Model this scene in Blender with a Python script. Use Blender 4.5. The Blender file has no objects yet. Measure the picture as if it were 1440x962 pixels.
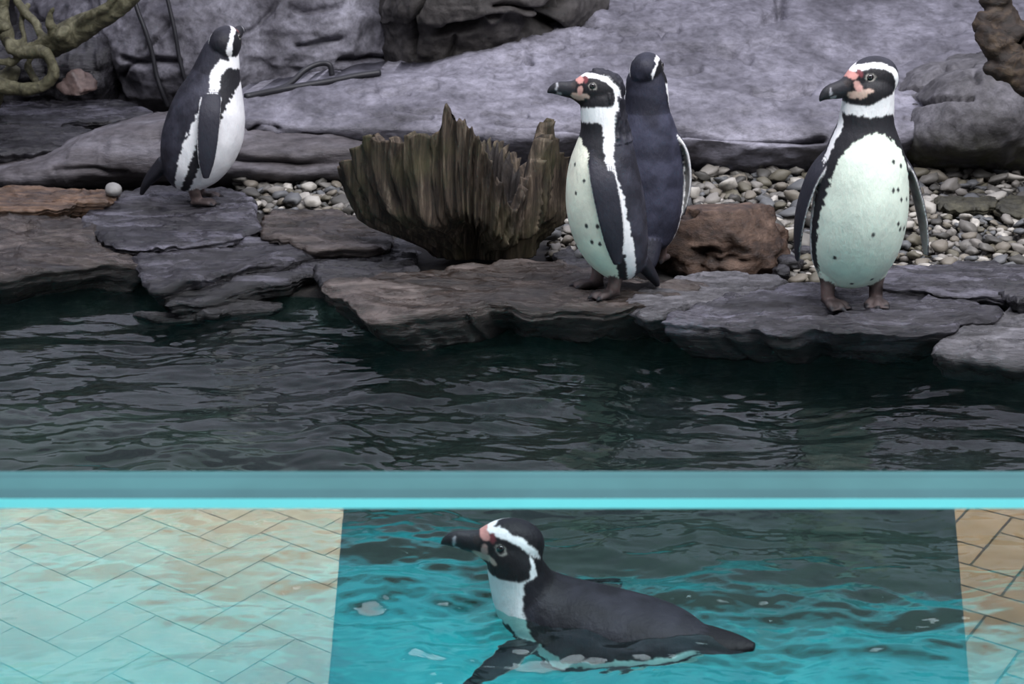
import bpy, math, random
import numpy as np
from mathutils import Vector, Matrix, kdtree

# ------------------------------------------------------------------ camera, light, exposure
SC = bpy.context.scene
COL = SC.collection
F_PX, PITCH, CAM_Z = 2000.0, math.radians(18.8), 1.05
cam_d = bpy.data.cameras.new('camera'); CAM = bpy.data.objects.new('camera', cam_d); COL.objects.link(CAM)
cam_d.sensor_width = 36; cam_d.lens = F_PX/1440*36; cam_d.clip_start = .02
CAM.location = (0, 0, CAM_Z); CAM.rotation_euler = (math.pi/2-PITCH, 0, 0)
cam_d.dof.use_dof = True; cam_d.dof.focus_distance = 3.0
cam_d.dof.aperture_fstop = cam_d.lens/5.0          # 5 mm aperture
SC.camera = CAM

W = bpy.data.worlds.new('sky'); SC.world = W; W.use_nodes = True
W.node_tree.nodes['Background'].inputs[0].default_value = (.80, .81, 1.0, 1)
W.node_tree.nodes['Background'].inputs[1].default_value = 1.1

def area(name, loc, rot, sx, sy, power, col, spread=180):
    l = bpy.data.lights.new(name, 'AREA'); l.shape = 'RECTANGLE'; l.size = sx; l.size_y = sy
    l.energy = power; l.color = col; l.spread = math.radians(spread)
    o = bpy.data.objects.new(name, l); COL.objects.link(o); o.location = loc; o.rotation_euler = rot
    return o
area('skylight', (1.0, 1.75, 3.7), (math.radians(30), math.radians(14), 0), 4.6, 2.2, 330, (.97, .96, 1.0))
area('visitor_hall_daylight', (0, -1.5, 2.45), (0, 0, 0), 5.0, 1.2, 215, (1, .96, .88), 60)

vs = SC.view_settings
vs.view_transform = 'Standard'; vs.look = 'None'; vs.gamma = 1; vs.use_curve_mapping = False
vs.exposure = 0.0

# ------------------------------------------------------------------ helpers
RND = random.Random(7)
cT, sT = math.cos(PITCH), math.sin(PITCH)
def ray(px, py):
    xc = (px-720)/F_PX; yv = -(py-481)/F_PX
    return np.array([xc, cT+yv*sT, -sT+yv*cT])
def PY(px, py, Y):
    d = ray(px, py); return np.array([0, 0, CAM_Z]) + d*(Y/d[1])
def PZ(px, py, z):
    d = ray(px, py); return np.array([0, 0, CAM_Z]) + d*((z-CAM_Z)/d[2])
def to_px(p):
    q = p-np.array([0, 0, CAM_Z])
    dep = q[..., 1]*cT-q[..., 2]*sT; up = q[..., 1]*sT+q[..., 2]*cT
    return np.stack([720+F_PX*q[..., 0]/dep, 481-F_PX*up/dep], -1)

def _hash(i, j, k, s):
    n = (i*374761393+j*668265263+k*2147483647+s*1274126177) & 0xffffffff
    n = ((n ^ (n >> 13))*1274126177) & 0xffffffff
    return ((n ^ (n >> 16)) & 0xffffff)/float(0xffffff)*2-1
def vnoise(p, seed=0):
    p = np.asarray(p, float); i = np.floor(p).astype(np.int64); f = p-i
    u = f*f*f*(f*(f*6-15)+10); r = 0
    for dx in (0, 1):
        for dy in (0, 1):
            for dz in (0, 1):
                w = (u[..., 0] if dx else 1-u[..., 0])*(u[..., 1] if dy else 1-u[..., 1])*(u[..., 2] if dz else 1-u[..., 2])
                r = r+w*_hash(i[..., 0]+dx, i[..., 1]+dy, i[..., 2]+dz, seed)
    return r
def fbm(p, octs=4, seed=0, gain=.5):
    p = np.asarray(p, float); a = 1; r = 0
    for o in range(octs):
        r = r+a*vnoise(p*2.0**o+o*17.3, seed+o); a *= gain
    return r
def ridged(p, octs=3, seed=0):
    p = np.asarray(p, float); a = 1; r = 0
    for o in range(octs):
        r = r+a*(1-2*np.abs(vnoise(p*2.0**o+o*9.1, seed+o))); a *= .5
    return r

def cr(arr, n):
    """Catmull-Rom resample of arr along axis 0 to n samples."""
    arr = np.asarray(arr, float); m = len(arr)
    a = np.concatenate([[2*arr[0]-arr[1]], arr, [2*arr[-1]-arr[-2]]])
    t = np.linspace(0, m-1, n); i = np.minimum(t.astype(int), m-2); f = t-i
    f = f.reshape((-1,)+(1,)*(arr.ndim-1))
    p0, p1, p2, p3 = a[i], a[i+1], a[i+2], a[i+3]
    return .5*(2*p1+(p2-p0)*f+(2*p0-5*p1+4*p2-p3)*f*f+(3*p1-p0-3*p2+p3)*f**3)

def mesh_obj(name, verts, faces, mat=None, parent=None, smooth=True, recenter=True):
    verts = np.asarray(verts, float)
    me = bpy.data.meshes.new(name)
    c = np.zeros(3)
    if recenter and parent is None:
        c = np.array([(verts[:, 0].min()+verts[:, 0].max())/2, (verts[:, 1].min()+verts[:, 1].max())/2, verts[:, 2].min()])
    me.from_pydata((verts-c).tolist(), [], [list(map(int, f)) for f in faces])
    if smooth: me.polygons.foreach_set('use_smooth', [True]*len(me.polygons))
    me.update()
    o = bpy.data.objects.new(name, me); COL.objects.link(o); o.location = c
    if mat: me.materials.append(mat)
    if parent: o.parent = parent; 
    return o
def tag(o, label, cat, group=None):
    o['label'] = label; o['category'] = cat
    if group: o['group'] = group
    return o
def struct(o):
    o['kind'] = 'structure'; return o
def empty(name, loc=(0, 0, 0)):
    o = bpy.data.objects.new(name, None); COL.objects.link(o); o.location = loc; o.empty_display_size = .05
    return o
def grid_faces(nr, nc, flip=False, wrap=False, off=0):
    F = []
    for r in range(nr-1):
        for c in range(nc if wrap else nc-1):
            a = off+r*nc+c; b = off+r*nc+(c+1) % nc; d = a+nc; e = b+nc
            F.append((a, d, e, b) if flip else (a, b, e, d))
    return F
def box(name, lo, hi, mat, parent=None):
    x0, y0, z0 = lo; x1, y1, z1 = hi
    v = [(x0,y0,z0),(x1,y0,z0),(x1,y1,z0),(x0,y1,z0),(x0,y0,z1),(x1,y0,z1),(x1,y1,z1),(x0,y1,z1)]
    f = [(0,3,2,1),(4,5,6,7),(0,1,5,4),(1,2,6,5),(2,3,7,6),(3,0,4,7)]
    return mesh_obj(name, v, f, mat, parent, smooth=False)
def tube_geo(pts, rad, n=10, m=None):
    """closed tube along 3D points with radius list"""
    pts = np.asarray(pts, float); rad = np.asarray(rad, float)
    m = m or len(pts)*6
    P = cr(pts, m); R = cr(rad[:, None], m)[:, 0]
    T = np.gradient(P, axis=0); T /= np.linalg.norm(T, axis=1)[:, None]+1e-9
    V = []; up = np.array([0, 0, 1.]) if abs(T[0][2]) < .8 else np.array([0, 1., 0])
    for i in range(m):
        s = np.cross(T[i], up); s /= np.linalg.norm(s)+1e-9; up = np.cross(s, T[i])
        for k in range(n):
            a = 2*math.pi*k/n; V.append(P[i]+(s*math.cos(a)+up*math.sin(a))*R[i])
    Fc = grid_faces(m, n, wrap=True)
    V.append(P[0]); V.append(P[-1]); b = m*n
    for k in range(n):
        Fc.append((b, (k+1) % n, k)); Fc.append((b+1, (m-1)*n+k, (m-1)*n+(k+1) % n))
    return V, Fc
def merge_geo(parts):
    V, Fc = [], []
    for v, f in parts:
        o = len(V); V += [tuple(p) for p in v]; Fc += [tuple(i+o for i in q) for q in f]
    return V, Fc
def remesh(V, Fc, voxel):
    me = bpy.data.meshes.new('tmp'); me.from_pydata([tuple(map(float, p)) for p in V], [], Fc); me.update()
    o = bpy.data.objects.new('tmp', me); COL.objects.link(o)
    md = o.modifiers.new('r', 'REMESH'); md.mode = 'VOXEL'; md.voxel_size = voxel
    dg = bpy.context.evaluated_depsgraph_get()
    m2 = bpy.data.meshes.new_from_object(o.evaluated_get(dg))
    co = np.empty(len(m2.vertices)*3); m2.vertices.foreach_get('co', co); co = co.reshape(-1, 3)
    ed = np.empty(len(m2.edges)*2, int); m2.edges.foreach_get('vertices', ed); ed = ed.reshape(-1, 2)
    bpy.data.objects.remove(o); bpy.data.meshes.remove(me)
    return m2, co, ed
def lap(co, ed, it, lam=.5):
    n = len(co); deg = np.bincount(ed.ravel(), minlength=n)[:, None]
    for _ in range(it):
        s = np.zeros_like(co)
        for k in range(3):
            s[:, k] = np.bincount(ed[:, 0], co[ed[:, 1], k], n)+np.bincount(ed[:, 1], co[ed[:, 0], k], n)
        co = co+lam*(s/np.maximum(deg, 1)-co)
    return co
def finish(name, me, co, mat, col=None):
    me.name = name
    c = np.array([(co[:, 0].min()+co[:, 0].max())/2, (co[:, 1].min()+co[:, 1].max())/2, co[:, 2].min()])
    me.vertices.foreach_set('co', (co-c).ravel())
    me.polygons.foreach_set('use_smooth', [True]*len(me.polygons))
    if col is not None:
        at = me.color_attributes.new('plumage', 'FLOAT_COLOR', 'POINT')
        at.data.foreach_set('color', np.concatenate([col, np.ones((len(col), 1))], 1).ravel())
    me.materials.clear(); me.materials.append(mat); me.update()
    o = bpy.data.objects.new(name, me); COL.objects.link(o); o.location = c
    return o

# ------------------------------------------------------------------ materials
def nmat(name):
    m = bpy.data.materials.new(name); m.use_nodes = True
    nt = m.node_tree; nt.nodes.clear()
    out = nt.nodes.new('ShaderNodeOutputMaterial')
    return m, nt, out
def N(nt, typ, **kw):
    n = nt.nodes.new(typ)
    for k, v in kw.items():
        if k in n.inputs: n.inputs[k].default_value = v
        else: setattr(n, k, v)
    return n
def ramp(nt, src, stops):
    r = nt.nodes.new('ShaderNodeValToRGB'); el = r.color_ramp.elements
    while len(el) < len(stops): el.new(.5)
    for e, (p, c) in zip(el, stops): e.position = p; e.color = (*c, 1) if len(c) == 3 else c
    nt.links.new(src, r.inputs[0]); return r
def coords(nt, scale, rot=(0, 0, 0), world=False):
    mp = N(nt, 'ShaderNodeMapping'); mp.inputs['Scale'].default_value = scale; mp.inputs['Rotation'].default_value = rot
    if world:
        g = nt.nodes.new('ShaderNodeNewGeometry'); nt.links.new(g.outputs['Position'], mp.inputs[0])
    else:
        tc = nt.nodes.new('ShaderNodeTexCoord'); nt.links.new(tc.outputs['Object'], mp.inputs[0])
    return mp.outputs[0]
def noise(nt, vec, scale, detail=6, rough=.6, dist=0):
    n = N(nt, 'ShaderNodeTexNoise', Scale=scale, Detail=detail, Roughness=rough, Distortion=dist)
    nt.links.new(vec, n.inputs['Vector']); return n.outputs['Fac']
def mixc(nt, fac, a, b, typ='MIX'):
    m = nt.nodes.new('ShaderNodeMix'); m.data_type = 'RGBA'; m.blend_type = typ
    for s, v in ((m.inputs[0], fac), (m.inputs[6], a), (m.inputs[7], b)):
        if isinstance(v, (int, float)): s.default_value = v
        elif isinstance(v, tuple): s.default_value = (*v, 1)
        else: nt.links.new(v, s)
    return m.outputs[2]
def rock_mat(name, dark, mid, light, scale=3, stretch=(1, 1, 1), rough=.6, bump=.35, moss=None, moss_z=(0, .1), tint=None, fine=30, spec=.4, rrange=.25, wet_shade=None):
    m, nt, out = nmat(name); L = nt.links
    v = coords(nt, stretch)
    big = noise(nt, v, scale, 9, .68, .5); fin = noise(nt, v, fine, 8, .75, .3)
    c = ramp(nt, big, [(.35, dark), (.5, mid), (.66, light)]).outputs[0]
    sp = ramp(nt, fin, [(.30, (.25, .25, .25)), (.5, (.95, .95, .95)), (.72, (1.7, 1.7, 1.7))]).outputs[0]
    c = mixc(nt, .8, c, sp, 'MULTIPLY')
    if tint:
        tn = ramp(nt, noise(nt, v, scale*.7, 3, .5), [(.48, (0, 0, 0)), (.62, (1, 1, 1))]).outputs[0]
        c = mixc(nt, tn, c, tint)
    if moss:
        tc = nt.nodes.new('ShaderNodeTexCoord'); sx = nt.nodes.new('ShaderNodeSeparateXYZ'); L.new(tc.outputs['Object'], sx.inputs[0])
        mr = N(nt, 'ShaderNodeMapRange'); L.new(sx.outputs[2], mr.inputs[0])
        mr.inputs[1].default_value = moss_z[0]; mr.inputs[2].default_value = moss_z[1]; mr.inputs[3].default_value = 1; mr.inputs[4].default_value = 0
        mn = ramp(nt, noise(nt, v, 9, 5), [(.4, (0, 0, 0)), (.62, (1, 1, 1))]).outputs[0]
        mm = nt.nodes.new('ShaderNodeMath'); mm.operation = 'MULTIPLY'; L.new(mr.outputs[0], mm.inputs[0]); L.new(mn, mm.inputs[1])
        c = mixc(nt, mm.outputs[0], c, moss)
    if wet_shade:  # dark low band: wet tone plus the shade of slab fronts, painted in
        gp = nt.nodes.new('ShaderNodeNewGeometry'); sz = nt.nodes.new('ShaderNodeSeparateXYZ'); L.new(gp.outputs['Position'], sz.inputs[0])
        wa = nt.nodes.new('ShaderNodeMath'); wa.operation = 'MULTIPLY_ADD'; L.new(fin, wa.inputs[0]); wa.inputs[1].default_value = .03; L.new(sz.outputs[2], wa.inputs[2])
        wr = N(nt, 'ShaderNodeMapRange'); L.new(wa.outputs[0], wr.inputs[0]); wr.inputs[1].default_value = wet_shade[0]; wr.inputs[2].default_value = wet_shade[1]; wr.inputs[3].default_value = .85; wr.inputs[4].default_value = 0
        c = mixc(nt, wr.outputs[0], c, (.006, .0065, .006))
    b = N(nt, 'ShaderNodeBsdfPrincipled'); L.new(c, b.inputs['Base Color'])
    rr = N(nt, 'ShaderNodeMapRange'); L.new(big, rr.inputs[0]); rr.inputs[1].default_value = .3; rr.inputs[2].default_value = .7
    rr.inputs[3].default_value = max(.05, rough-rrange); rr.inputs[4].default_value = min(1, rough+rrange*.6); L.new(rr.outputs[0], b.inputs['Roughness'])
    b.inputs['Specular IOR Level'].default_value = spec
    bp = N(nt, 'ShaderNodeBump', Strength=bump, Distance=.012)
    ad = nt.nodes.new('ShaderNodeMath'); ad.operation = 'MULTIPLY_ADD'; L.new(fin, ad.inputs[0]); ad.inputs[1].default_value = .5; L.new(noise(nt, v, fine*.3, 8, .7), ad.inputs[2])
    L.new(ad.outputs[0], bp.inputs['Height']); L.new(bp.outputs[0], b.inputs['Normal']); L.new(b.outputs[0], out.inputs[0])
    return m
def plain(name, col, rough=.5, spec=.5, var=0, scale=20, bump=0):
    m, nt, out = nmat(name); b = N(nt, 'ShaderNodeBsdfPrincipled')
    b.inputs['Roughness'].default_value = rough; b.inputs['Specular IOR Level'].default_value = spec
    v = coords(nt, (1, 1, 1)); n = noise(nt, v, scale, 5)
    c = ramp(nt, n, [(.3, tuple(x*(1-var) for x in col)), (.7, tuple(min(1, x*(1+var)) for x in col))]).outputs[0]
    nt.links.new(c, b.inputs['Base Color'])
    if bump:
        bp = N(nt, 'ShaderNodeBump', Strength=bump, Distance=.01); nt.links.new(n, bp.inputs['Height']); nt.links.new(bp.outputs[0], b.inputs['Normal'])
    nt.links.new(b.outputs[0], out.inputs[0]); return m

M = {}
M['boulder'] = rock_mat('grey_boulder', (.07, .067, .079), (.15, .145, .17), (.25, .243, .283), 3.2, (.8, .5, 1.8), .62, .8, moss=(.10, .10, .045), moss_z=(.05, .16))
M['face'] = rock_mat('grey_rock_face', (.055, .052, .062), (.125, .121, .14), (.24, .236, .268), 3.6, (1, 1, 1), .7, .8)
M['shaderock'] = rock_mat('overhang_shade_rock', (.015, .0135, .012), (.04, .036, .033), (.075, .069, .066), 4.5, (1, 1, 1), .75, .8)  # dark tone carries the overhang's shade on this boulder
M['mossrock'] = rock_mat('mossy_boulder', (.04, .038, .038), (.085, .081, .086), (.135, .13, .142), 3.8, (1, 1, 1), .7, .8, moss=(.085, .088, .035), moss_z=(.12, .30))
M['lowrock'] = rock_mat('smooth_mauve_rock', (.045, .038, .038), (.095, .087, .093), (.165, .158, .175), 4, (.6, 1, 2.2), .65, .7)
SL = (.45, 1.2, 3.0)
M['slate'] = rock_mat('wet_slate', (.006, .0057, .007), (.027, .0255, .031), (.13, .126, .155), 9, SL, .27, 1.0, fine=26, spec=.55, wet_shade=(.06, .10))
M['slate_brown'] = rock_mat('wet_brown_slate', (.007, .0056, .005), (.030, .022, .017), (.11, .09, .08), 8, SL, .27, 1.0, fine=24, spec=.55, wet_shade=(.06, .10))
M['slate_light'] = rock_mat('pale_slate', (.03, .03, .032), (.085, .083, .088), (.21, .206, .225), 9, SL, .34, 1.0, fine=24, wet_shade=(.06, .10))
M['slate_orange'] = rock_mat('rusty_slate', (.03, .022, .02), (.10, .062, .04), (.24, .14, .08), 7, SL, .45, .7, fine=24)
M['slate_dark'] = rock_mat('dark_slate', (.007, .007, .008), (.02, .019, .022), (.05, .048, .056), 9, SL, .32, .8, fine=26, spec=.5, wet_shade=(.06, .10))
M['slate_moss'] = rock_mat('mossy_slate', (.02, .019, .012), (.045, .042, .027), (.08, .075, .05), 9, (1, 1, 1), .7, .6)
M['brownrock'] = rock_mat('rusty_brown_rock', (.016, .009, .006), (.055, .031, .019), (.12, .078, .056), 11, (1, 1, 2), .6, .9, fine=22)
M['wall'] = rock_mat('enclosure_rock', (.03, .03, .033), (.06, .058, .065), (.09, .088, .10), 1.5, (1, 1, 1), .85, .5)
M['ground'] = rock_mat('gravel_soil', (.010, .0095, .0085), (.022, .02, .018), (.04, .037, .033), 30, (1, 1, 1), .9, .8)

# ------------------------------------------------------------------ builders for rocks
def seg_dist(p, poly):
    d = np.full(len(p), 1e9)
    for a, b in zip(poly[:-1], poly[1:]):
        a = np.array(a, float); b = np.array(b, float); ab = b-a
        t = np.clip(((p-a)@ab)/(ab@ab), 0, 1); d = np.minimum(d, np.linalg.norm(p-(a+t[:, None]*ab), axis=1))
    return d
def patch(name, ctrl, mat, nr, nc, amp=.02, nscale=3, thick=.4, grooves=(), seed=0, strata=0):
    """boulder: bicubic skin through control points (px, py, distance), noise relief, carved cracks, closed at the back"""
    C = np.array([[PY(*p) for p in row] for row in ctrl])
    S = cr(C, nr); S = np.swapaxes(cr(np.swapaxes(S, 0, 1), nc), 0, 1)
    dr = np.gradient(S, axis=0); dc = np.gradient(S, axis=1)
    n = np.cross(dr, dc); n /= np.linalg.norm(n, axis=2)[..., None]+1e-9
    if (n[..., 1].mean() > 0): n = -n
    P = S.reshape(-1, 3); Nn = n.reshape(-1, 3)
    h = amp*fbm(P*nscale, 5, seed)+amp*.35*ridged(P*nscale*3.1, 3, seed+5)
    if strata: h = h+strata*fbm(P*np.array([2, 2, 26.]), 3, seed+9)
    px = to_px(P)
    for poly, w, dep in grooves:
        wob = px+4*np.stack([vnoise(P*14, 31), vnoise(P*14, 47)], -1)
        h = h-1.4*dep*np.exp(-(seg_dist(wob, poly)/(w*1.15))**2)
    P = P+Nn*h[:, None]
    B = P+np.array([0, thick, -.02])
    V = np.concatenate([P, B]); k = nr*nc
    Fc = grid_faces(nr, nc, flip=False)+grid_faces(nr, nc, flip=True, off=k)
    for c in range(nc-1):
        Fc.append((c, c+k, c+1+k, c+1)); b = (nr-1)*nc; Fc.append((b+c, b+c+1, b+c+1+k, b+c+k))
    for r in range(nr-1):
        a = r*nc; Fc.append((a, a+nc, a+nc+k, a+k)); e = a+nc-1; Fc.append((e, e+k, e+nc+k, e+nc))
    Fc = [f[::-1] for f in Fc]
    return mesh_obj(name, V, Fc, mat)

def slab(name, outline, z, thick, mat, tilt=(0, 0), seed=0, relief=.013, n=260, under=.9, jag=.016):
    """flat stone: outline as pixels on the plane at height z; layered broken sides"""
    O = np.array([PZ(px, py, z) for px, py in outline])
    L = np.linalg.norm(np.roll(O, -1, 0)-O, axis=1); cum = np.concatenate([[0], np.cumsum(L)]); t = np.linspace(0, cum[-1], n, endpoint=False)
    O2 = np.concatenate([O, O[:1]]); R = np.stack([np.interp(t, cum, O2[:, k]) for k in range(3)], -1)
    if np.sum(R[:, 0]*np.roll(R[:, 1], -1)-np.roll(R[:, 0], -1)*R[:, 1]) < 0: R = R[::-1]
    cen = R.mean(0); dirs = R-cen; dl = np.linalg.norm(dirs[:, :2], axis=1)[:, None]; un = dirs/np.maximum(dl, 1e-6); un[:, 2] = 0
    for _ in range(2): R = (np.roll(R, 1, 0)+2*R+np.roll(R, -1, 0))/4
    R = R+un*(jag*fbm(R*np.array([14, 14, 1]), 4, seed)[:, None])
    ks = 1-(1-np.linspace(.02, 1, 48))**1.35
    rings = []
    for k in ks:
        q = cen+(R-cen)*k
        a = fbm(q*np.array([3.5, 9, 1])+seed*3.7, 4, seed)
        a = a+.18*fbm(q*np.array([16, 34, 1]), 2, seed+8); u = a*4.5; terr = (np.floor(u)+np.clip((u-np.floor(u)-.82)/.18, 0, 1))/4.5*.8+a*.2
        hh = relief*terr+relief*.55*ridged(q*np.array([9, 30, 1])+.6*a[:, None], 3, seed+3)
        edge = np.clip((k-.93)/.07, 0, 1)
        q = q.copy(); q[:, 2] = z+hh-edge**2*min(.012, thick*.2)+(q[:, 0]-cen[0])*tilt[0]+(q[:, 1]-cen[1])*tilt[1]
        rings.append(q)
    top = rings[-1]; nl = 12
    for l in range(1, nl+1):
        f = l/nl; q = top.copy(); q[:, 2] = top[:, 2]-thick*f
        st = .5+.5*vnoise(np.stack([np.full(n, l*.9)+seed, top[:, 0]*5, top[:, 1]*5], -1), seed+1)
        ins = -.006+.022*st*min(1, thick/.06)+under*thick*f**1.5
        q = q-un*ins[:, None]; rings.append(q)
    V = np.concatenate(rings); nr = len(rings)
    Fc = grid_faces(nr, n, wrap=True, flip=True)
    V = np.concatenate([V, [rings[0].mean(0)], [rings[-1].mean(0)]]); b = nr*n
    for k in range(n):
        Fc.append((b, k, (k+1) % n)); Fc.append((b+1, (nr-1)*n+(k+1) % n, (nr-1)*n+k))
    return mesh_obj(name, V, Fc, mat)

# ------------------------------------------------------------------ the setting
def rock_wall(name, p0, p1, z0, z1, lean, seed):
    """rough rock wall between two ground points"""
    nu, nv = 60, 30; p0 = np.array(p0, float); p1 = np.array(p1, float); d = p1-p0; nrm = np.array([-d[1], d[0], 0])/np.linalg.norm(d)
    V = []
    for layer in (0, .3):
        for j in range(nv):
            for i in range(nu):
                q = np.array([*(p0+d*i/(nu-1)), z0+(z1-z0)*j/(nv-1)]); h = .16*fbm(q*1.3, 4, seed) if layer == 0 else 0
                V.append(q+nrm*(h+lean*j/(nv-1)-layer))
    k = nu*nv; Fc = grid_faces(nv, nu)+grid_faces(nv, nu, flip=True, off=k)
    for i in range(nu-1):
        Fc.append((i, i+k, i+1+k, i+1)); b = (nv-1)*nu; Fc.append((b+i, b+i+1, b+i+1+k, b+i+k))
    for j in range(nv-1):
        a = j*nu; Fc.append((a, a+nu, a+nu+k, a+k)); e = a+nu-1; Fc.append((e, e+k, e+nu+k, e+nu))
    return struct(mesh_obj(name, V, Fc, M['wall']))
rock_wall('wall_back', (3.6, 6.9), (-3.6, 6.9), -.2, 1.75, -.2, 3)
rock_wall('blocker_wall_left', (-3.3, 7.0), (-3.3, 1.0), -.9, 2.6, 0, 4)  # unseen side wall, added to block low side light
rock_wall('blocker_wall_right', (3.3, 1.0), (3.3, 7.0), -.9, 2.6, 0, 5)  # its counterpart, likewise unseen and added against side light

# bank: gravel ground sloping down under the slabs into the pool
def bank():
    nx, ny = 90, 60; V = []
    for j in range(ny):
        for i in range(nx):
            x = -3.1+6.2*i/(nx-1); Y = 2.55+4.3*j/(ny-1)
            front = 3.18+.42*(1/(1+math.exp((x+.55)*6)))-.02*math.sin(x*5)
            z = float(np.interp(Y-front, [-.5, -.12, -.02, .12, .6, 1.6, 4], [-.75, -.4, .0, .045, .075, .09, .12]))
            V.append((x, Y, z))
    V = np.array(V); V[:, 2] += .012*fbm(V*6, 3, 2)
    lo = V.copy(); lo[:, 2] = -1.0
    k = nx*ny; A = np.concatenate([V, lo]); Fc = grid_faces(ny, nx)+grid_faces(ny, nx, flip=True, off=k)
    for i in range(nx-1):
        Fc.append((i, i+k, i+1+k, i+1)); b = (ny-1)*nx; Fc.append((b+i, b+i+1, b+i+1+k, b+i+k))
    for j in range(ny-1):
        a = j*nx; Fc.append((a, a+nx, a+nx+k, a+k)); e = a+nx-1; Fc.append((e, e+k, e+nx+k, e+nx))
    return struct(mesh_obj('ground_bank', A, Fc, M['ground']))
bank()

# pool floor, turquoise painted, rougher dark rock towards the bank
def pool_mat():
    m, nt, out = nmat('turquoise_pool_floor'); L = nt.links
    v = coords(nt, (1, 1, 1), world=True)
    c1 = ramp(nt, noise(nt, v, 2.2, 5, .6, .5), [(.3, (.02, .25, .30)), (.55, (.05, .48, .52)), (.75, (.16, .62, .62))]).outputs[0]
    rk = ramp(nt, noise(nt, v, 5, 6, .65), [(.3, (.014, .016, .011)), (.7, (.05, .053, .038))]).outputs[0]
    sx = nt.nodes.new('ShaderNodeSeparateXYZ'); L.new(v, sx.inputs[0])
    ad = nt.nodes.new('ShaderNodeMath'); ad.operation = 'MULTIPLY_ADD'; L.new(noise(nt, v, 2.5, 5), ad.inputs[0]); ad.inputs[1].default_value = .9; L.new(sx.outputs[1], ad.inputs[2])
    ax = nt.nodes.new('ShaderNodeMath'); ax.operation = 'MULTIPLY_ADD'; L.new(sx.outputs[0], ax.inputs[0]); ax.inputs[1].default_value = .22; L.new(ad.outputs[0], ax.inputs[2])
    mr = N(nt, 'ShaderNodeMapRange'); L.new(ax.outputs[0], mr.inputs[0]); mr.inputs[1].default_value = 2.75; mr.inputs[2].default_value = 3.05
    c = mixc(nt, mr.outputs[0], c1, rk)
    b = N(nt, 'ShaderNodeBsdfPrincipled', Roughness=.7); L.new(c, b.inputs['Base Color']); L.new(b.outputs[0], out.inputs[0])
    return m
M['pool'] = pool_mat()
struct(box('floor_pool', (-3.1, 1.0, -.75), (3.1, 3.4, -.6), M['pool']))

# water surface: sum of wave trains plus rings round the swimming bird
def water():
    xs = np.linspace(-1.5, 1.5, 640); ys = np.concatenate([np.linspace(1.06, 1.6, 40, endpoint=False), np.linspace(1.6, 3.75, 520)])
    X, Y = np.meshgrid(xs, ys); rs = np.random.RandomState(5); H = np.zeros_like(X)
    Q = np.stack([X, Y, 0*X], -1)
    wx = .05*fbm(Q*2.3, 3, 1); wy = .05*fbm(Q*2.3, 3, 2)
    patchy = np.clip(.55+.75*fbm(Q*np.array([1.6, 2.6, 1]), 3, 77), .12, 1.3)
    for i in range(52):
        lam = .020*(1.075**i)*rs.uniform(.85, 1.15)
        if lam > .7: continue
        th = rs.normal(math.pi/2, .8); k = 2*math.pi/lam; a = .0180*lam*(1.0 if lam < .14 else .8 if lam < .2 else .4)*rs.uniform(.5, 1)*(patchy if lam < .14 else 1)
        mod = .55+.45*np.tanh(2*vnoise(Q*rs.uniform(1.5, 3)+i*3.1, i))
        H += a*mod*np.sin(k*((X+wx)*math.cos(th)*.75+(Y+wy)*math.sin(th))+rs.uniform(0, 6.3))
    c = PZ(850, 880, 0); d = np.sqrt(((X-c[0])/1.9)**2+(Y-c[1])**2)
    H += .0025*np.sin(d*62+3*vnoise(Q*5, 8))*np.exp(-((d-.16)/.12)**2)
    H += .0055*fbm(Q*np.array([9, 20, 1]), 4, 12)*(.25+np.exp(-((d-.1)/.3)**2))+.0018*ridged(Q*np.array([7, 15, 1])+wx[..., None]*8, 2, 15)*np.clip((2.45-Y)/.4, .12, 1)
    V = np.stack([X, Y, H], -1).reshape(-1, 3)
    m, nt, out = nmat('pool_water'); L = nt.links
    rf = N(nt, 'ShaderNodeBsdfRefraction', Roughness=.0, IOR=1.33); rf.inputs['Color'].default_value = (.66, .93, .91, 1)
    gl = N(nt, 'ShaderNodeBsdfGlossy', Roughness=.0); fr = N(nt, 'ShaderNodeFresnel', IOR=1.38); g = N(nt, 'ShaderNodeMixShader')
    L.new(fr.outputs[0], g.inputs[0]); L.new(rf.outputs[0], g.inputs[1]); L.new(gl.outputs[0], g.inputs[2])
    bp = N(nt, 'ShaderNodeBump', Strength=.10, Distance=.004); L.new(noise(nt, coords(nt, (1, 2.2, 1), world=True), 40, 3, .5, .8), bp.inputs['Height']); [L.new(bp.outputs[0], n_.inputs['Normal']) for n_ in (rf, gl, fr)]
    L.new(g.outputs[0], out.inputs[0])
    o = mesh_obj('water_surface', V, grid_faces(len(ys), len(xs)), m)
    return struct(o)
water()

# ---- glass barrier in front of the visitors
GY, GZ, GT = 1.0, float(PY(720, 706, 1.0)[2]), .058
def glass_mat(name, tint, refl, rough=0.0):
    m, nt, out = nmat(name); L = nt.links
    t = N(nt, 'ShaderNodeBsdfTransparent'); t.inputs[0].default_value = (*tint, 1)
    g = N(nt, 'ShaderNodeBsdfGlossy', Roughness=rough); g.inputs[0].default_value = (1, 1, 1, 1)
    mx = N(nt, 'ShaderNodeMixShader'); mx.inputs[0].default_value = refl
    L.new(t.outputs[0], mx.inputs[1]); L.new(g.outputs[0], mx.inputs[2]); L.new(mx.outputs[0], out.inputs[0]); return m
gb = empty('glass_barrier', (0, GY, -.6)); tag(gb, 'thick clear glass barrier with blue-green top edge in front of the pool', 'glass barrier')
def gchild(name, verts, faces, mat):
    v = np.array(verts, float)-np.array([0, GY, -.6]); return mesh_obj(name, v, faces, mat, gb, smooth=False)
X0, X1 = -2.4, 2.4
BX = [(0,3,2,1),(4,5,6,7),(0,1,5,4),(1,2,6,5),(2,3,7,6),(3,0,4,7)]
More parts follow.
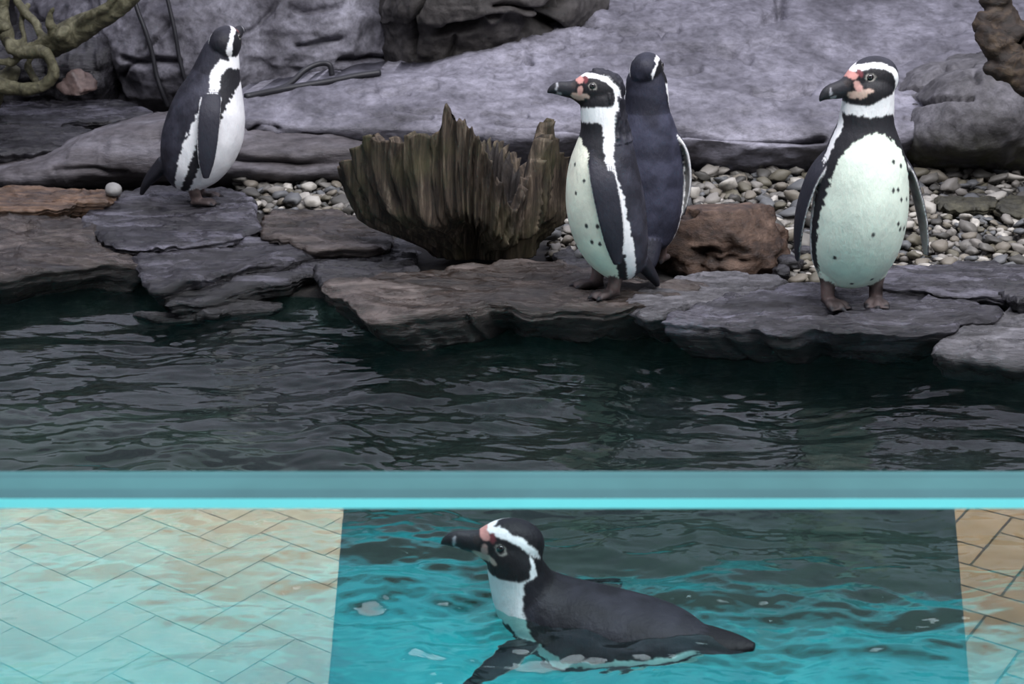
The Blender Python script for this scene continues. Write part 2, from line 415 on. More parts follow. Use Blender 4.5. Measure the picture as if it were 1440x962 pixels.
def bxv(x0, y0, z0, x1, y1, z1): return [(x0,y0,z0),(x1,y0,z0),(x1,y1,z0),(x0,y1,z0),(x0,y0,z1),(x1,y0,z1),(x1,y1,z1),(x0,y1,z1)]
gchild('pane', [(X0, GY, -.6), (X1, GY, -.6), (X1, GY, GZ-.005), (X0, GY, GZ-.005)], [(0, 1, 2, 3)], glass_mat('clear_tinted_glass', (.80, .95, .97), .11))
M['edge'] = plain('frosted_teal_glass_edge', (.05, .155, .16), .6, .2, .12, 8)
M['edge2'] = plain('dull_teal_glass_edge', (.042, .125, .135), .6, .2, .12, 8)
M['cham'] = plain('cyan_highlight_chamfer', (.15, .66, .68), .2, .5, .06, 4)  # the edge's bright light line, painted in as cyan colour
gchild('chamfer', [(X0, GY-.001, GZ-.005), (X1, GY-.001, GZ-.005), (X1, GY+.005, GZ+.0005), (X0, GY+.005, GZ+.0005), (X0, GY+.005, GZ-.005), (X1, GY+.005, GZ-.005)],
       [(0, 1, 2, 3), (3, 2, 5, 4), (4, 5, 1, 0), (0, 3, 4), (1, 5, 2)], M['cham'])
ystep = [(GY+.005, GY+.024, .0, 'edge2'), (GY+.024, GY+.030, .0, 'edge'), (GY+.030, GY+.046, .0, 'edge'), (GY+.046, GY+.050, .0, 'edge2'), (GY+.050, GY+GT, .0, 'edge')]
for a, b, dz, mk in ystep:
    gchild('top_edge', bxv(X0, a, GZ-.004, X1, b, GZ+dz), BX, M[mk])

# ---- visitor paving behind the camera, mirrored in the glass; unseen ceiling and wall added
FZ = -.45
M['joint'] = plain('dark_paving_joint', (.34, .30, .21), .9, .3, .2)
M['paver'] = plain('tan_paver', (.40, .28, .16), .8, .3, .16, 14, .2)
M['paver2'] = plain('sandy_paver', (.56, .54, .41), .8, .3, .14, 14, .2)
M['mat'] = plain('added_sheet_black', (.006, .006, .007), .95, .0, .2, 60, .3)  # black of the added sheet on the visitor floor
M['hall_blocker'] = plain('blocker_dark', (.05, .05, .055), .9, .2, .1)  # for the unseen ceiling and wall that block sky light
fl = struct(box('floor', (-3.4, -3.0, FZ-.1), (3.4, .98, FZ), M['joint']))
pm = {}
cell = .10; cntp = 0; ca, sa = math.cos(.62), math.sin(.62)
for i in range(-30, 31):
    for j in range(-30, 31):
        r = (i-j) % 4
        if r == 0: w, h, ox, oy = 2*cell, cell, cell, cell/2           # herringbone laid of 2:1 bricks
        elif r == 3: w, h, ox, oy = cell, 2*cell, cell/2, cell
        else: continue
        lx, ly = i*cell+ox, j*cell+oy
        cx, cy = lx*ca-ly*sa+.1, lx*sa+ly*ca-.75
        if cy > .05 or cy < -1.62 or abs(cx) > 1.75 or (-.25 < cx < .78) or cntp >= 298: continue
        key = (r, cx > 0)
        if key not in pm:
            g = .0035 if cx > 0 else .0016; me = bpy.data.meshes.new('paver')
            me.from_pydata(bxv(-w/2+g, -h/2+g, 0, w/2-g, h/2-g, .012), [], BX); me.materials.append(M['paver' if cx > 0 else 'paver2']); pm[key] = me
        o = bpy.data.objects.new('paver', pm[key]); COL.objects.link(o); o.parent = fl
        o.location = (cx, cy+1.01, .1); o.rotation_euler = (0, 0, .62); cntp += 1
def refl(px, py):
    p = PZ(px, py, FZ); p[1] = 2*GY-p[1]; return p
mv = [refl(487, 690), refl(1338, 690), refl(1362, 985), refl(462, 985)]
mv = [(*p[:2], FZ+.013) for p in mv]
V = mv+[(x, y, FZ+.021) for x, y, z in mv]
tag(mesh_obj('added_dark_sheet', V, [(0,1,2,3),(7,6,5,4),(0,4,5,1),(1,5,6,2),(2,6,7,3),(3,7,4,0)], M['mat'], smooth=False), 'dark sheet added on the paved visitor path to darken the middle of the reflection', 'mat')  # made-up sheet, added to keep the middle of the reflection dark
struct(box('sky_blocker_ceiling', (-3.4, -3.0, 2.6), (3.4, .95, 2.75), M['hall_blocker']))  # unseen roof, added to block sky light from the visitor side
struct(box('sky_blocker_wall', (-3.4, -3.1, FZ-.1), (3.4, -3.0, 2.75), M['hall_blocker']))  # unseen wall, added to keep the visitor side dark

# ------------------------------------------------------------------ big boulders
YT = lambda y: float(np.interp(y, [-60, 0, 30, 60, 100, 150, 175, 190, 210], [6.2, 5.7, 5.4, 5.15, 4.85, 4.5, 4.40, 4.35, 4.36]))
cols = [(300,150,182),(330,140,178),(430,122,180),(540,104,182),(640,82,184),(690,74,186),(740,54,186),(780,20,186),(820,-40,186),(900,-50,188),(980,-50,192),(1060,-50,198),(1140,-50,200),(1220,-50,196),(1290,-50,180),(1370,-50,150),(1480,-50,130)]
ctrl = [[] for _ in range(9)]
for x, t, s in cols:
    for r, f in enumerate((0, .25, .5, .72, .88)):
        y = t+(s-t)*f; ctrl[r].append((x, y, YT(y)+(.3 if x == 300 else 0)))
    ctrl[5].append((x, s+2, YT(s)+.0)); ctrl[6].append((x, s+18, YT(s)+.03)); ctrl[7].append((x, s+38, YT(s)+.10)); ctrl[8].append((x, 262, YT(s)+.26))
gr = [([(820,72),(880,66),(960,70),(1030,68)], 2.2, .035), ([(800,30),(850,38),(890,42),(950,44)], 2.6, .05), ([(1020,76),(1035,72),(1055,82)], 4, .03),
      ([(690,88),(720,87),(735,78),(748,88)], 2.5, .03), ([(940,185),(1000,192),(1060,203),(1110,205),(1160,196)], 2.6, .06), ([(960,184),(860,178),(780,182),(700,178)], 2.5, .03),
      ([(560,157),(590,160),(620,158)], 2.5, .02), ([(680,162),(710,164),(740,162)], 2.5, .022), ([(1060,130),(1100,133),(1130,126),(1150,118)], 3, .035), ([(1270,118),(1310,96),(1330,90)], 4, .04),
      ([(1320,44),(1345,42),(1370,40)], 1.6, .012), ([(1080,30),(1100,20),(1095,0)], 5, .05), ([(870,20),(900,8),(940,-10)], 3, .03), ([(430,192),(520,200),(560,215)], 4, .03), ([(350,185),(375,172),(390,180)], 2.5, .02)]
rg = random.Random(3)
for _ in range(34):
    x = rg.uniform(480, 1400); y = rg.uniform(20, 178); ln = rg.uniform(25, 110); sl = rg.uniform(-.28, .08)
    gr.append(([(x, y), (x+ln*.5, y+sl*ln*.5+rg.uniform(-4, 4)), (x+ln, y+sl*ln)], rg.uniform(1.5, 3.2), rg.uniform(.006, .02)))
tag(patch('boulder', ctrl, M['boulder'], 120, 460, .022, 2.6, .5, gr, 1), 'long pale grey boulder with cracks sloping up behind the pebble bed', 'boulder')

ctrl = [[(x, y, Y+dy) for x, Y in ((20,5.9),(110,5.55),(170,5.4),(260,5.35),(360,5.4),(460,5.45),(560,5.6),(640,5.9))] for y, dy in ((-170,.35),(-80,.15),(0,.02),(60,-.03),(110,-.02),(175,.1))]
gr = [([(100,60),(130,95),(165,138)], 8, .06), ([(185,80),(215,84),(255,88)], 3, .04), ([(170,108),(195,85)], 3, .03), ([(215,70),(245,40)], 2, .02), ([(420,65),(450,62),(480,55)], 2.5, .03), ([(340,50),(370,30),(390,5)], 2.2, .02), ([(410,10),(440,14),(480,5)], 3, .03), ([(480,90),(520,80),(560,85)], 4, .04)]
tag(patch('cliff', ctrl, M['face'], 110, 260, .045, 2.4, .4, gr, 11), 'upright mottled grey rock face behind the hanging black cables', 'cliff')

ctrl = [[(x, y, Y+dy) for x, Y in ((532,5.55),(545,5.32),(590,5.15),(660,5.10),(740,5.15),(800,5.35),(850,5.6))] for y, dy in ((-150,.4),(-60,.1),(0,-.02),(30,.0),(36,.05),(70,.10),(125,.15))]
gr = [([(598,-20),(588,10),(581,40),(582,75)], 2.6, .05), ([(612,44),(650,38),(690,27),(730,27),(760,32),(790,40)], 3.5, .09), ([(700,6),(740,12),(770,14),(800,-10)], 3, .06), ([(745,50),(775,20),(790,0)], 7, .08), ([(632,80),(640,50)], 3, .02)]
tag(patch('boulder', ctrl, M['shaderock'], 90, 150, .02, 4, .35, gr, 21), 'cracked brown boulder with overhang shade in its dark colour, standing between the grey rock face and the sloping boulder', 'boulder')

ctrl = [[(x, y+o, Y+dy) for x, Y, o in ((1085,6.2,0),(1100,5.95,-2),(1140,5.85,2),(1200,5.85,-3),(1250,6.1,-14))] for y, dy in ((-60,.3),(-30,0),(5,-.05),(22,.0),(34,.12))]
tag(patch('boulder', ctrl, M['mossrock'], 40, 70, .02, 4, .3, [([(1140,20),(1190,14),(1225,8)], 2.5, .04), ([(1218,-20),(1226,8)], 2, .03)], 24), 'brownish grey block resting on top of the sloping grey boulder', 'boulder')

rows = [[(1276,168),(1296,126),(1335,100),(1390,82),(1460,72),(1540,75)], None]
top = [168,126,102,84,74,80]; xs = [1270,1296,1338,1392,1460,1540]; yo = [.22,.06,.0,-.02,-.02,.05]
ctrl = []
for f, dy in ((0, .45), (.04, .22), (.16, .08), (.4, .0), (.62, -.02), (.82, .05), (.95, .14), (1.05, .26)):
    ctrl.append([(x+(-6 if (0.2 < f < .9 and i == 0) else 0), t+(250-t)*f, 4.30+o+dy) for i, (x, t, o) in enumerate(zip(xs, top, yo))])
tag(patch('boulder', ctrl, M['mossrock'], 100, 130, .02, 3.5, .3, [([(1283,145),(1320,143),(1368,146)], 2.4, .035), ([(1340,100),(1365,92)], 3, .02), ([(1370,112),(1376,118)], 4, .02)], 31), 'rounded boulder with mossy foot and dark underside beside the hanging driftwood', 'boulder')

xs = [-60,0,60,110,170,240,320,400,480,560]; top = [240,234,220,192,176,170,172,178,186,196]
ctrl = []
for f, dy in ((0, .35), (.05, .16), (.2, .06), (.5, 0), (.75, .0), (.9, .06), (1.05, .16)):
    ctrl.append([(x, t+(264-t)*f, 4.27+dy) for x, t in zip(xs, top)])
tag(patch('boulder', ctrl, M['lowrock'], 60, 260, .014, 3, .25, [([(80,240),(140,238),(180,242)], 2.5, .012), ([(215,196),(225,194)], 3, .012), ([(350,182),(375,170),(390,182)], 2.4, .02), ([(330,225),(420,230),(500,222)], 5, .03)], 41), 'low smooth mauve-grey rock hump lying behind the left slate ledges', 'boulder')
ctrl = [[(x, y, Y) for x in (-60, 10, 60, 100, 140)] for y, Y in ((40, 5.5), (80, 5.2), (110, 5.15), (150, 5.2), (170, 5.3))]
tag(patch('boulder', ctrl, M['slate_dark'], 40, 60, .05, 5, .3, [], 45), 'boulder under the left driftwood, deep shade put into its near-black colour', 'boulder')  # cavern shadow put in as a near-black rock colour

# ------------------------------------------------------------------ slate slabs along the bank
SLABS = [
 ('slate', [(0,143),(90,140),(190,150),(215,158),(170,166),(60,172),(-60,172),(-60,145)], .20, .05, 'slate', (0,.05), 'grey slate ledge at the foot of the left driftwood'),
 ('slate', [(-60,180),(40,178),(120,184),(150,190),(100,205),(30,206),(-60,212)], .165, .06, 'slate_dark', (0,.05), 'dark broken slate ledge behind the smooth mauve hump'),
 ('slate', [(-60,262),(90,263),(150,268),(168,277),(150,286),(70,289),(-60,291)], .145, .05, 'slate_orange', (0,.03), 'thin slate with rusty orange top beside the round white stone'),
 ('slate', [(108,305),(140,283),(225,268),(318,262),(362,290),(366,312),(330,327),(230,337),(160,334),(118,320)], .125, .06, 'slate', (0,.04), 'broad grey slate carrying the penguin that looks away upward'),
 ('slate', [(-60,298),(60,298),(118,312),(150,338),(205,352),(206,362),(150,356),(90,366),(0,378),(-60,384)], .105, .10, 'slate_brown', (-.03,.05), 'thick brown-topped slate overhanging the water at the left shore'),
 ('slate', [(176,362),(250,344),(390,338),(455,344),(462,352),(370,372),(300,385),(226,398),(200,392)], .085, .07, 'slate', (0,.02), 'bright wetted slate with flaky top above the long thin slab'),
 ('slate', [(222,412),(240,401),(330,383),(470,352),(570,342),(600,360),(560,372),(470,380),(390,397),(300,413),(232,422)], .055, .045, 'slate', (.03,.03), 'long thin tapering slate pointing out over the water'),
 ('slate', [(368,306),(385,294),(470,296),(540,312),(560,335),(520,345),(430,344),(372,330)], .11, .05, 'slate_brown', (0,.03), 'striped dark slate leaning between pebbles and tree stump'),
 ('slate', [(446,402),(500,390),(600,380),(700,371),(780,369),(860,385),(960,392),(1010,400),(960,418),(905,433),(800,430),(745,431),(690,425),(620,438),(532,444),(490,424)], .10, .085, 'slate_brown', (0,0), 'large brown wetted slab in front of the tree stump'),
 ('slate', [(868,432),(920,408),(950,393),(1090,393),(1110,400),(1060,415),(1010,430),(930,446)], .092, .075, 'slate_light', (0,0), 'small pale slab wedged between the two large shore slabs'),
 ('slate', [(925,448),(960,432),(1030,414),(1090,401),(1190,400),(1300,408),(1418,428),(1404,444),(1335,460),(1240,466),(1120,460),(1040,456)], .10, .085, 'slate', (0,0), 'large dark slab under the feet of the front-facing penguin'),
 ('slate', [(1215,392),(1280,371),(1380,370),(1500,372),(1500,408),(1420,415),(1330,408),(1240,402)], .118, .05, 'slate', (0,.02), 'flat lavender-grey slab at the edge of the right pebble bed'),
 ('slate', [(1395,408),(1440,400),(1500,402),(1500,428),(1430,430)], .115, .06, 'slate_dark', (0,0), 'small dark slate wedge behind the pale corner rock'),
 ('slate', [(1316,486),(1335,464),(1390,446),(1440,433),(1520,428),(1540,470),(1540,500),(1440,498),(1370,492)], .085, .12, 'slate_light', (0,.06), 'pale grey angular rock at the water in front of dark wedge'),
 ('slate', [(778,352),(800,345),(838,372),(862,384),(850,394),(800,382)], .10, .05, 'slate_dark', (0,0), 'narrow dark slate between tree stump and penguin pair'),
 ('slate', [(1322,282),(1345,276),(1400,274),(1402,292),(1370,298),(1330,292)], .12, .03, 'slate_moss', (0,0), 'olive flat stone lying in the right pebble bed'),
 ('slate', [(1404,280),(1450,274),(1510,276),(1510,300),(1440,302),(1406,294)], .12, .035, 'slate_moss', (0,0), 'second olive flat stone by the rounded mossy boulder'),
 ('slate', [(190,440),(260,432),(330,428),(392,427),(390,436),(300,444),(220,446)], .006, .05, 'slate_light', (0,0), 'pale slab barely breaking the water below the thin slate'),
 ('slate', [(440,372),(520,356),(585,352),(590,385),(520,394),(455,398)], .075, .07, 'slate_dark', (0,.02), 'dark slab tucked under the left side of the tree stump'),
]
for i, (nm, ol, z, th, mk, tl, lab) in enumerate(SLABS):
    tag(slab(nm+'_slab', ol, z, th, M[mk], tl, seed=100+i*7), lab, 'stone slab')

# ------------------------------------------------------------------ loose single rocks
def blob_rock(name, c, r, mat, seed, amp=.25, sub=4, ang=1.0, flat=None):
    import bmesh
    bm = bmesh.new(); bmesh.ops.create_icosphere(bm, subdivisions=sub, radius=1)
    V = np.array([v.co for v in bm.verts]); Fc = [[v.index for v in f.verts] for f in bm.faces]; bm.free()
    h = 1+amp*fbm(V*1.3*ang+seed, 3, seed)+amp*.35*ridged(V*3.2*ang+seed, 3, seed+4)
    if flat:
        for nvec, d in flat:
            nv = np.array(nvec, float); nv /= np.linalg.norm(nv); k = V@nv*h; h = np.where(k > d, h*d/np.maximum(k, 1e-6)*.9+h*.1, h)
    V = V*h[:, None]*np.array(r); V[:, 2] = np.maximum(V[:, 2], -r[2]*.75)
    return mesh_obj(name, V+np.array(c), Fc, mat)
c = PZ(1022, 384, .08)
tag(blob_rock('rock', c+np.array([0, .09, .055]), (.155, .105, .10), M['brownrock'], 3, .32, 5, 1.1, [((-.7,-.6,.5), .75), ((.75,-.5,.5), .72), ((-.1,.1,1), .85)]), 'rusty brown angular rock behind the shore slabs beside the penguin pair', 'rock')
c = PY(108, 128, 4.75)
tag(blob_rock('rock', c+np.array([0, 0, .02]), (.055, .05, .038), rock_mat('red_stone', (.04, .026, .022), (.085, .058, .05), (.14, .105, .095), 8), 8, .3, 4, 1, [((-.3,-1,.2), .6), ((.6,-.5,.4), .7)]), 'small reddish angular stone under the left driftwood', 'rock')
c = PZ(160, 276, .15)
tag(blob_rock('pebble', c+np.array([0, 0, .018]), (.023, .022, .021), plain('white_stone', (.22, .215, .205), .6, .4, .2), 12, .1, 3), 'round whitish stone sitting at the end of the rusty slate', 'pebble')
for k, (px, py, rx, rz, mk) in enumerate([(1112,380,.030,.018,'slate_dark'),(1132,362,.028,.014,'slate'),(1100,392,.022,.016,'slate_dark'),(1060,330,.03,.03,'brownrock'),(1090,342,.035,.03,'brownrock')]):
    c = PZ(px, py, .085 if k < 3 else .10)
    tag(blob_rock('rock', c+np.array([0, .02, rz*.7]), (rx, rx*.8, rz), M[mk], 40+k, .25, 3),
        ['dark lump of rock at the slab edge right of the brown rock', 'flat bluish stone between brown rock and front-facing penguin', 'small black stone at the right foot of the brown rock', 'small brown stone on the back of the brown rock', 'dark brown knob against the right shoulder of the brown rock'][k], 'rock')

# ------------------------------------------------------------------ pebble bed
import bmesh
PCOL = [(.125,.118,.104), (.20,.186,.165), (.06,.057,.05), (.155,.138,.11), (.36,.34,.30), (.105,.096,.07), (.10,.103,.105)]
pmats = [plain('pebble_stone_%s' % w, c, .55, .4, .3, 60, .1) for w, c in zip(('grey','pale','dark','buff','whitish','olive','bluish'), PCOL)]
pmesh = []
for mi in range(len(pmats)):
    for k in range(2):
        bm = bmesh.new(); bmesh.ops.create_icosphere(bm, subdivisions=2, radius=1)
        V = np.array([v.co for v in bm.verts]); Fc = [[v.index for v in f.verts] for f in bm.faces]; bm.free()
        h = 1+.42*fbm(V*1.3+mi*3+k*9, 2, mi*5+k); V = V*h[:, None]*np.array([1.08, .78, .5])
        me = bpy.data.meshes.new('pebble'); me.from_pydata(V.tolist(), [], Fc); me.polygons.foreach_set('use_smooth', [True]*len(me.polygons)); me.materials.append(pmats[mi]); pmesh.append(me)
def gz(x, Y):
    front = 3.18+.42*(1/(1+math.exp((x+.55)*6)))-.02*math.sin(x*5)
    return float(np.interp(Y-front, [-.5, -.12, -.02, .12, .6, 1.6, 4], [-.75, -.4, .0, .045, .075, .09, .12]))
beds = [([(845,258),(955,256),(1290,246),(1500,240),(1500,380),(1240,380),(1150,395),(1080,370),(845,350)], 'right'), ([(335,262),(520,256),(540,320),(385,300),(350,300)], 'left'), ([(770,256),(850,256),(850,365),(775,362)], 'mid')]
def inpoly(x, y, poly):
    r = False
    for (x1, y1), (x2, y2) in zip(poly, poly[1:]+poly[:1]):
        if (y1 > y) != (y2 > y) and x < (x2-x1)*(y-y1)/(y2-y1)+x1: r = not r
    return r
peb = []; cellmap = {}
def ok(x, y, r, lay):
    ci, cj = int(x/.06), int(y/.06)
    for a in (-1, 0, 1):
        for b in (-1, 0, 1):
            for (X_, Y_, R_, l_) in cellmap.get((ci+a, cj+b), ()):
                if l_ == lay and (X_-x)**2+(Y_-y)**2 < ((R_+r)*.80)**2: return False
    return True
for poly, side in beds:
    wx = [PZ(px, py, .08) for px, py in poly]
    xa, xb = min(p[0] for p in wx), max(p[0] for p in wx); ya, yb = min(p[1] for p in wx), max(p[1] for p in wx)
    for lay in (0, 1):
        for _ in range(9000 if side == 'right' else 2500):
            x, y = RND.uniform(xa, xb), RND.uniform(ya, yb)
            q = to_px(np.array([x, y, .08]))
            if not inpoly(q[0], q[1], poly): continue
            r = RND.choice([.013, .016, .019, .022, .027, .032])*RND.uniform(.85, 1.15)*(1 if side != 'right' or q[0] < 1240 or y > 3.9 else .82)
            if ok(x, y, r, lay):
                if lay == 1 and RND.random() < .35: continue
                cellmap.setdefault((int(x/.06), int(y/.06)), []).append((x, y, r, lay)); peb.append((x, y, r, lay, side, q))
vis = [p for p in peb if -10 < p[5][0] < 1450]
key = lambda p: p[2]/p[1]+(.004 if p[3] == 1 else 0)
order = sorted(vis, key=key, reverse=True); indiv = order[:300]; rest = order[300:]+[p for p in peb if p not in vis]
PL = {'right': ('rounded pebble in the bed behind the front-facing penguin', 'pebbles of the right gravel bed'),
      'left': ('rounded pebble in the bed beside the slate of the away-looking penguin', 'pebbles of the left gravel bed'),
      'mid': ('rounded pebble in the gap between tree stump and penguin pair', 'pebbles between stump and penguins')}
def pmat(p):
    x, y, r, lay, side, q = p
    z = gz(x, y)+r*.3+(r*.8 if lay else 0)+.004
    return Matrix.Translation((x, y, z)) @ Matrix.Rotation(RND.uniform(0, 6.3), 4, 'Z') @ Matrix.Rotation(RND.uniform(-.4, .4), 4, 'X') @ Matrix.Rotation(RND.uniform(-.4, .4), 4, 'Y') @ Matrix.Diagonal((r, r, r*RND.uniform(.8, 1.25), 1))
for p in indiv:
    kk = RND.randrange(len(pmesh)); o = bpy.data.objects.new('pebble', pmesh[kk]); COL.objects.link(o); o.matrix_world = pmat(p)
    look = ('large ' if p[2] > .028 else 'small ' if p[2] < .0175 else '')+('mid-grey', 'pale grey', 'dark grey', 'buff', 'whitish', 'olive', 'bluish grey')[kk//2]
    tag(o, look+' '+PL[p[4]][0], 'pebble', look+' '+PL[p[4]][1])
bm = bmesh.new(); allm = []
V, Fc, MI = [], [], []
for p in rest:
    k = RND.randrange(len(pmesh)); mw = pmat(p); me = pmesh[k]; b = len(V)
    V += [tuple(mw @ v.co) for v in me.vertices]; fs = [tuple(b+i for i in f.vertices) for f in me.polygons]; Fc += fs; MI += [k//2]*len(fs)
g = mesh_obj('gravel', V, Fc, pmats[0])
for m_ in pmats[1:]: g.data.materials.append(m_)
g.data.polygons.foreach_set('material_index', MI)
tag(g, 'bed of small grey rounded pebbles filling the ground behind the slabs', 'gravel'); g['kind'] = 'stuff'

# ------------------------------------------------------------------ tree stump
def wood_mat(name, a, b, c_, stretch):
    m, nt, out = nmat(name); L = nt.links; v = coords(nt, stretch); g = noise(nt, v, 9, 8, .7, .8)
    c = ramp(nt, g, [(.3, a), (.5, b), (.75, c_)]).outputs[0]
    bs = N(nt, 'ShaderNodeBsdfPrincipled', Roughness=.7); L.new(c, bs.inputs['Base Color'])
    bp = N(nt, 'ShaderNodeBump', Strength=.7, Distance=.012); L.new(g, bp.inputs['Height']); L.new(bp.outputs[0], bs.inputs['Normal']); L.new(bs.outputs[0], out.inputs[0]); return m
def stump():
    base = PZ(668, 374, .095); Yc = base[1]+.12; cx = base[0]; z0 = .085
    TH = [180,195,210,228,244,252,258,266,276,288,300,312,325,336,344,352,365,385,405,430,450,470,500,520,540]
    RIMY = [236,210,194,198,192,150,166,174,200,258,304,266,214,180,164,210,262,262,250,200,206,190,246,232,236]
    SCRX = {180:486,210:528,228:566,244:590,258:612,276:648,300:692,325:742,344:766,365:778}
    n, mh = 520, 64
    th = np.linspace(180, 540, n, endpoint=False); rimy = np.interp(th, TH, RIMY)
    jag = np.interp(th*1.0, th, fbm(np.stack([th*.32, 0*th, 0*th], -1), 3, 7))
    tr = np.radians(th); ct, st = np.cos(tr), np.sin(tr)
    # plan radius at rim and at foot
    Rr = np.interp(th, [180,215,245,270,300,330,360,400,450,500,540], [.315,.275,.225,.19,.175,.19,.20,.20,.19,.24,.315])
    Rb = np.interp(th, [180,230,270,310,360,420,480,540], [.10,.05,.02,.05,.15,.15,.14,.10])
    flj = ridged(np.stack([th*.21, 0*th, 0*th], -1), 2, 9)
    rimz = np.interp(th, [180, 240, 250, 330, 350, 540], [.004, .005, .012, .012, .016, .012])*flj+np.array([CAM_Z+(Yc+R*s*.75)*(ray(700, y)[2]/ray(700, y)[1]) for y, R, s in zip(rimy, Rr, st)])+.010*jag
    flute = ridged(np.stack([th*.085, 0*th, 0*th], -1), 1, 3)*.45+ridged(np.stack([th*.21, 0*th, 0*th], -1), 2, 9)*.75
    V = []
    hs = np.linspace(0, 1, mh)
    for h in hs:
        f0 = np.interp(h, [0, .08, .2, .33, .42, .7, 1], [0, .08, .32, .66, .80, .93, 1.0]); f1 = np.interp(h, [0, .10, .20, .27, .33, .40, .7, 1], [0, .02, .10, .38, .76, .88, .95, 1.0])
        wf = np.interp(th, [180, 222, 250, 350, 380, 540], [0, 0, 1, 1, .3, 0]); R = Rb+(Rr-Rb)*(f0*(1-wf)+f1*wf)
        twist = .9*np.sin(h*2.4+tr*1.3)*(1-h)*3
        fl = np.interp(th+twist*3, th, flute)
        R = R+.030*fl*np.clip(h*3, .25, 1)+.006*fbm(np.stack([th*.5, 0*th+h*5, 0*th], -1), 3, 4)
        V.append(np.stack([cx+R*ct, Yc+R*st*.75, z0+(rimz-z0)*h], -1))
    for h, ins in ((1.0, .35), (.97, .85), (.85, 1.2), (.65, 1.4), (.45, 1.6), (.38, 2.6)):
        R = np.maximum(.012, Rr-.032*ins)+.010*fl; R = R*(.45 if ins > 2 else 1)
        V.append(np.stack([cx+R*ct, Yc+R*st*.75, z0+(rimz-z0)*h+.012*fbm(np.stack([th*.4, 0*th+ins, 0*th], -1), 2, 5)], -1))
    nr = len(V); V = np.concatenate(V); Fc = grid_faces(nr, n, wrap=True)
    V = np.concatenate([V, [[cx, Yc, z0]], [V[(nr-1)*n:].mean(0)]]); b = nr*n
    for k in range(n):
        Fc.append((b, (k+1) % n, k)); Fc.append((b+1, (nr-1)*n+k, (nr-1)*n+(k+1) % n))
    m, nt, out = nmat('weathered_wood'); L = nt.links
    v = coords(nt, (9, 9, .8)); g = noise(nt, v, 6, 8, .7, .6)
    c = ramp(nt, g, [(.32, (.006, .004, .0025)), (.47, (.030, .020, .012)), (.58, (.085, .062, .042)), (.74, (.28, .22, .16))]).outputs[0]
    v2 = coords(nt, (1, 1, 1)); ms = ramp(nt, noise(nt, v2, 7, 4), [(.46, (0, 0, 0)), (.64, (1, 1, 1))]).outputs[0]
    c = mixc(nt, mixc(nt, .6, (0, 0, 0), ms), c, mixc(nt, .4, c, (.10, .10, .03)))
    bs = N(nt, 'ShaderNodeBsdfPrincipled', Roughness=.75); L.new(c, bs.inputs['Base Color'])
    bp = N(nt, 'ShaderNodeBump', Strength=.8, Distance=.01); L.new(g, bp.inputs['Height']); L.new(bp.outputs[0], bs.inputs['Normal']); L.new(bs.outputs[0], out.inputs[0])
    o = mesh_obj('tree_stump', V, Fc, m)
    o.data.materials.append(wood_mat('hollow_shade_wood', (.004, .003, .002), (.012, .008, .006), (.035, .026, .018), (6, 6, 1.5)))  # shade inside the hollow, painted as dark wood colour
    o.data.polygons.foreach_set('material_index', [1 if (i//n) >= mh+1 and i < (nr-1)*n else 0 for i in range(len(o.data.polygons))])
    return o
tag(stump(), 'hollow weathered tree stump with jagged fluted rim on the shore slabs', 'tree stump')

# ------------------------------------------------------------------ driftwood
def driftwood(name, limbs, mat, voxel, amp, seed):
    V, Fc = merge_geo([tube_geo([PY(x, y, Y) for x, y, Y, r in lm], [r for x, y, Y, r in lm], 12) for lm in limbs])
    me, co, ed = remesh(V, Fc, voxel); co = lap(co, ed, 3)
    nrm = np.empty(len(co)*3); me.vertices.foreach_get('normal', nrm); nrm = nrm.reshape(-1, 3)
    co = co+nrm*(amp*ridged(co*14, 3, seed)+amp*.6*fbm(co*30, 3, seed+2))[:, None]
    return finish(name, me, co, mat)
LW = [[(215,-40,4.75,.030),(175,2,4.78,.028),(140,26,4.8,.034),(105,44,4.82,.042),(88,56,4.84,.045),(70,70,4.88,.03)],
      [(15,-20,4.9,.010),(30,10,4.88,.011),(48,30,4.86,.013),(58,48,4.85,.014),(72,60,4.85,.02)],
      [(77,9,4.78,.005),(70,20,4.79,.010),(71,35,4.8,.012),(78,52,4.82,.016)],
      [(90,50,4.82,.03),(60,62,4.84,.018),(35,70,4.85,.016),(15,66,4.85,.02),(8,40,4.86,.022),(2,10,4.88,.025),(5,-30,4.9,.03)],
      [(8,55,4.8,.014),(20,72,4.78,.018),(42,74,4.76,.02),(62,73,4.75,.019),(72,88,4.75,.017),(74,106,4.75,.018),(60,120,4.75,.019),(35,126,4.76,.02),(5,122,4.78,.025),(-30,120,4.8,.03)],
      [(100,40,4.8,.015),(88,47,4.78,.016),(80,55,4.78,.012)],
      [(110,35,4.78,.010),(125,22,4.76,.012),(150,8,4.75,.010),(170,-20,4.74,.008)],
      [(40,5,4.9,.006),(30,30,4.88,.009),(34,55,4.86,.010),(22,62,4.85,.012)],
      [(50,72,4.82,.008),(40,90,4.82,.010),(46,108,4.82,.010),(58,122,4.8,.009)],
      [(-10,85,4.8,.014),(15,88,4.79,.012),(30,80,4.78,.010),(48,76,4.77,.008)],
      [(-5,40,4.78,.02),(5,38,4.76,.013),(12,42,4.76,.006)],
      [(20,95,4.85,.02),(10,110,4.85,.03),(-10,125,4.86,.04),(-20,150,4.9,.04),(-30,175,4.9,.04)]]
tag(driftwood('driftwood', LW, wood_mat('olive_driftwood', (.02, .018, .009), (.075, .07, .036), (.20, .19, .12), (3, 3, 3)), .006, .004, 3), 'tangled olive-grey driftwood roots leaning against the rock face', 'driftwood')
